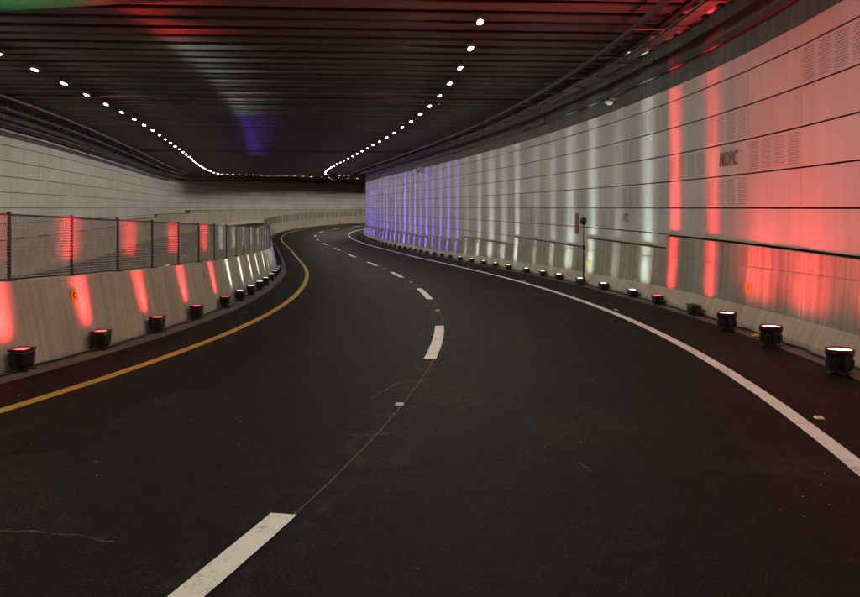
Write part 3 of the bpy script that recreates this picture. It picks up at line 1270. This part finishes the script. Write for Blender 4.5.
RF = [6.65, 8.92, 10.83, 13.18, 15.5, 17.37, 19.87, 22.23, 24.69, 26.81, 29.17, 32.13, 34.42, 36.76, 39.23, 41.93, 44.31, 46.6, 48.81, 51.22]
s = 53.4
while s < 92:
    RF.append(s)
    s += 2.13
OFF_R = 4.82
for i, s in enumerate(RF):
    if i < 3:
        lab = ['round black stage light glowing red beside the cable, first before the wall edge', 'round black stage light glowing red next to the yellow wrapper',
               'round black stage light glowing red under the orange arrow marker'][i]
        uplight(s, OFF_R - 0.2, 1, 'red', 0.0, lab, 'round red stage lights', True, 1.3, 0.42)
    elif i == 3:
        uplight(s, OFF_R, 1, 'red', 0.0, 'low flat black stage light with a dull lens below a red beam', 'red uplights along the panelled wall', False, 0.5, 0.75, 0.0, 'off')
    elif i == 4:
        uplight(s, OFF_R, 1, 'red', 0.0, 'box shaped stage light with red lens, next to the white ones by the panelled wall', 'red uplights along the panelled wall', False, 0.8, 0.65)
    elif s < 43:
        uplight(s, OFF_R, 1, 'white', 0.0, nth('small black light throwing a white beam up the panelled wall', i - 5, 'the red ones'), 'white uplights along the panelled wall', False, random.choice([0.06, 0.11, 0.17, 0.23]), random.choice([0.75, 1.0, 1.35]))
    else:
        uplight(s, OFF_R, 1, 'violet', 0.0, nth('small black light throwing a violet beam up the panelled wall', i - 16, 'the white ones'), 'violet uplights along the panelled wall', False, random.choice([0.35, 0.6, 0.8]), random.choice([0.45, 0.6, 0.85]))
# the row goes on behind the camera
for s in (4.2, 1.9):
    uplight(s, OFF_R - 0.2, 1, 'red', 0.0, 'round black stage light glowing red at the near end of the wall row', 'round red stage lights', True, 1.3, 0.42)

LF = [5.72, 7.82, 10.08, 12.48, 15.1, 17.09, 19.08, 21.2, 23.24, 25.87]
s = 28.0
while s < 60:
    LF.append(s)
    s += 2.1
OFF_L = WL + 0.13
for i, s in enumerate(LF):
    if i < 5:
        uplight(s, OFF_L, -1, 'red', 0.0, nth('black box light with red streak on the median barrier', 4 - i, 'the white streaks'), 'red uplights along the median', False, 1.25, 0.38)
    elif s < 33:
        uplight(s, OFF_L, -1, 'white', 0.0, nth('black box light with white streak on the median barrier', i - 5, 'the red streaks'), 'white uplights along the median', False, 0.4, 0.34)
    else:
        uplight(s, OFF_L, -1, 'violet', 0.0, nth('black box light with violet streak on the median barrier', i - 13, 'the white streaks'), 'violet uplights along the median', False, 0.8, 0.4)
uplight(8.8, -7.3, -1, 'green', -4.0, 'black box stage light shining green onto the roof beyond the median', None, False, 1.0, 0.4, 0.14)

# ------------------------------------------------------------ cables along the lights
m = MB()
pts = []
for s in frange(-2, 60, 0.18):
    k = WR - 0.085 + 0.035 * math.sin(s * 2.1) + 0.03 * math.sin(s * 5.3 + 1)
    pts.append(P(s, k, dz=0.028 + 0.012 * abs(math.sin(s * 3.1))))
m.tube(pts, 0.016, 6)
tag(m.build('power_cable', 'cable_black', None, True), 'thick black power cable lying along the foot of the uplit wall', 'cable')
m = MB()
pts = []
for s in frange(-2, 40, 0.2):
    k = WL + 0.14 + 0.03 * math.sin(s * 1.7) + 0.02 * math.sin(s * 4.9)
    pts.append(P(s, k, dz=0.024))
m.tube(pts, 0.014, 6)
tag(m.build('power_cable', 'cable_black', None, True), 'black power cable lying along the foot of the median barrier', 'cable')

# ------------------------------------------------------------ small things
# upright red sign plate on the wall
hh = frame(23.9)[2]
r = empty('wall_sign', P(23.9, WALL_R - 0.012, z=EYE - 0.80), math.pi / 2 - hh)
tag(r, 'narrow upright dark red sign plate on the panelled wall beside the black stand', 'sign')
m = MB()
m.box(0, 0, 0.32, 0.40, 0.012, 0.64)
m.build('plate', 'sign_red', r)
m = MB()
for z in (0.03, 0.61):
    m.box(0, 0.008, z, 0.03, 0.006, 0.03)
m.build('fixing', 'galvanised', r)

# black stand with a small head
r = empty('light_stand', P(21.6, WR - 0.22, dz=0.008), math.pi / 2 - frame(21.6)[2])
tag(r, 'tall thin black stand with a small head against the wall by the red sign', 'stand')
m = MB()
m.tube([(0, 0, 0.03), (0, 0, 1.1)], 0.018, 8)
m.tube([(0, 0, 1.1), (0, 0, 1.78)], 0.013, 8)
m.build('pole', 'lamp_black', r, True)
for k in range(3):
    an = 2 * math.pi * k / 3 + 0.5
    m = MB()
    m.tube([(0, 0, 0.22), (0.17 * math.cos(an), 0.17 * math.sin(an), 0.012)], 0.011, 6)
    m.build('leg', 'lamp_black', r, True)
m = MB()
m.box(0, 0, 1.1, 0.06, 0.06, 0.12)
m.build('clamp', 'lamp_black', r)
m = MB()
secs = []
for y, rr in ((-0.08, 0.05), (-0.04, 0.085), (0.03, 0.09), (0.07, 0.06), (0.10, 0.04)):
    secs.append([(rr * 0.8 * math.cos(2*math.pi*k/14), y, 1.86 + rr * 1.25 * math.sin(2*math.pi*k/14)) for k in range(14)])
m.loft(secs, [[(0, 0)] * 14] * len(secs), close=True, caps=True)
m.build('head', 'lamp_black', r, True)


# white dome cameras high on the wall
def dome(s, off, z, label, sc=1.0):
    r = empty('security_camera', P(s, off, z=z), math.pi / 2 - frame(s)[2])
    tag(r, label, 'camera')
    m = MB()
    m.box(0, -0.05 * sc, 0.04 * sc, 0.10 * sc, 0.25 * sc, 0.05 * sc)
    m.build('arm', 'white_plastic', r)
    m = MB()
    secs = []
    for k in range(6):
        an = k / 5 * math.pi / 2
        rr = 0.11 * sc * math.cos(an) + 0.001
        secs.append([(rr * math.cos(2*math.pi*j/14), 0.10 * sc + rr * math.sin(2*math.pi*j/14), -0.11 * sc * math.sin(an)) for j in range(14)])
    m.loft(secs, [[(0, 0)] * 14] * 6, close=True, caps=True)
    m.build('dome', 'white_plastic', r, True)


dome(20.2, WALL_R - 0.02, EYE + 2.9, 'white dome camera on the bare concrete above the white uplit panels', 1.1)
dome(55.0, WALL_R - 0.1, EYE + 2.55, 'white dome camera high on the violet uplit part of the wall', 2.2)


# a hanging jet fan box far off under the roof
r = empty('jet_fan', P(98, 1.6, z=ridge(98, 1.6) - 0.75), -frame(98)[2])
tag(r, 'dark jet fan hanging under the roof where the road bends away', 'fan')
m = MB()
m.tube([(0, -1.2, 0.35), (0, 1.2, 0.35)], 0.33, 16)
m.build('casing', 'tray_dark', r)
m = MB()
m.tube([(0, -1.5, 0.35), (0, -1.2, 0.35)], [0.40, 0.34], 16)
m.build('intake', 'tray_dark', r)
m = MB()
for y in (-0.8, 0.8):
    for x in (-0.25, 0.25):
        m.tube([(x, y, 0.5), (x, y, 0.76)], 0.02, 6)
m.build('hanger', 'galvanised', r)

# raised road studs
ms = MB()
ms.loft([[(-0.05, -0.055, 0), (0.05, -0.055, 0), (0.05, 0.055, 0), (-0.05, 0.055, 0)],
         [(-0.035, -0.03, 0.02), (0.035, -0.03, 0.02), (0.035, 0.03, 0.02), (-0.035, 0.03, 0.02)]], [[(0, 0)] * 4] * 2, close=True, caps=True)
stud_me = ms.mesh('body', 'stud_white')
for k in range(0, 8):
    s = DASH0 - 5.0 + 10 * k
    for (ss, off, lab, grp) in ((s, 0.02, 'small pale road stud in a gap between lane dashes', 'road studs between the lane dashes'),
                                (s, 3.62, 'small pale road stud just outside the white edge line', 'road studs by the white edge line')):
        o = link('road_stud', stud_me)
        o.scale = (0.75, 0.75, 0.75)
        o.location = P(ss, off, dz=0.001)
        o.rotation_euler = (0, 0, -frame(ss)[2])
        tag(o, lab, 'road stud', grp)

# crumpled wrapper by the gutter
bm = bmesh.new()
bmesh.ops.create_icosphere(bm, subdivisions=2, radius=0.06)
for v in bm.verts:
    v.co *= random.uniform(0.55, 1.25)
    v.co.z *= 0.55
    v.co.x *= 1.5
zmin = min(v.co.z for v in bm.verts)
for v in bm.verts:
    v.co.z -= zmin
me = bpy.data.meshes.new('wrapper')
bm.to_mesh(me)
bm.free()
me.materials.append(MATS['wrapper_yellow'])
o = link('wrapper', me)
o.location = P(9.75, WR - 0.25, dz=0.009)
tag(o, 'crumpled yellow wrapper lying in the gutter between two round red lights', 'litter')

# loose grit on the road and in the gutters
gm = MB()
for k in range(900):
    s = random.uniform(1.5, 30)
    z = random.random()
    off = random.uniform(-3.1, 3.3) if z < 0.35 else (random.uniform(3.6, 4.8) if z < 0.7 else random.uniform(-4.3, -3.4))
    c = P(s, off, dz=0.009 if off > 4.65 or off < -4.0 else 0.001)
    a = random.uniform(0.003, 0.009)
    t = random.uniform(0, 6.28)
    q = [(c.x + a * math.cos(t + j * 2.09), c.y + a * math.sin(t + j * 2.09), c.z) for j in range(3)] + [(c.x, c.y, c.z + a * 0.9)]
    for tri in ((0, 1, 3), (1, 2, 3), (2, 0, 3), (2, 1, 0)):
        gm.face([q[j] for j in tri])
tag(gm.build('grit', 'grit'), 'loose pale grit scattered over the asphalt', 'grit', None, 'stuff')

bpy.context.view_layer.update()
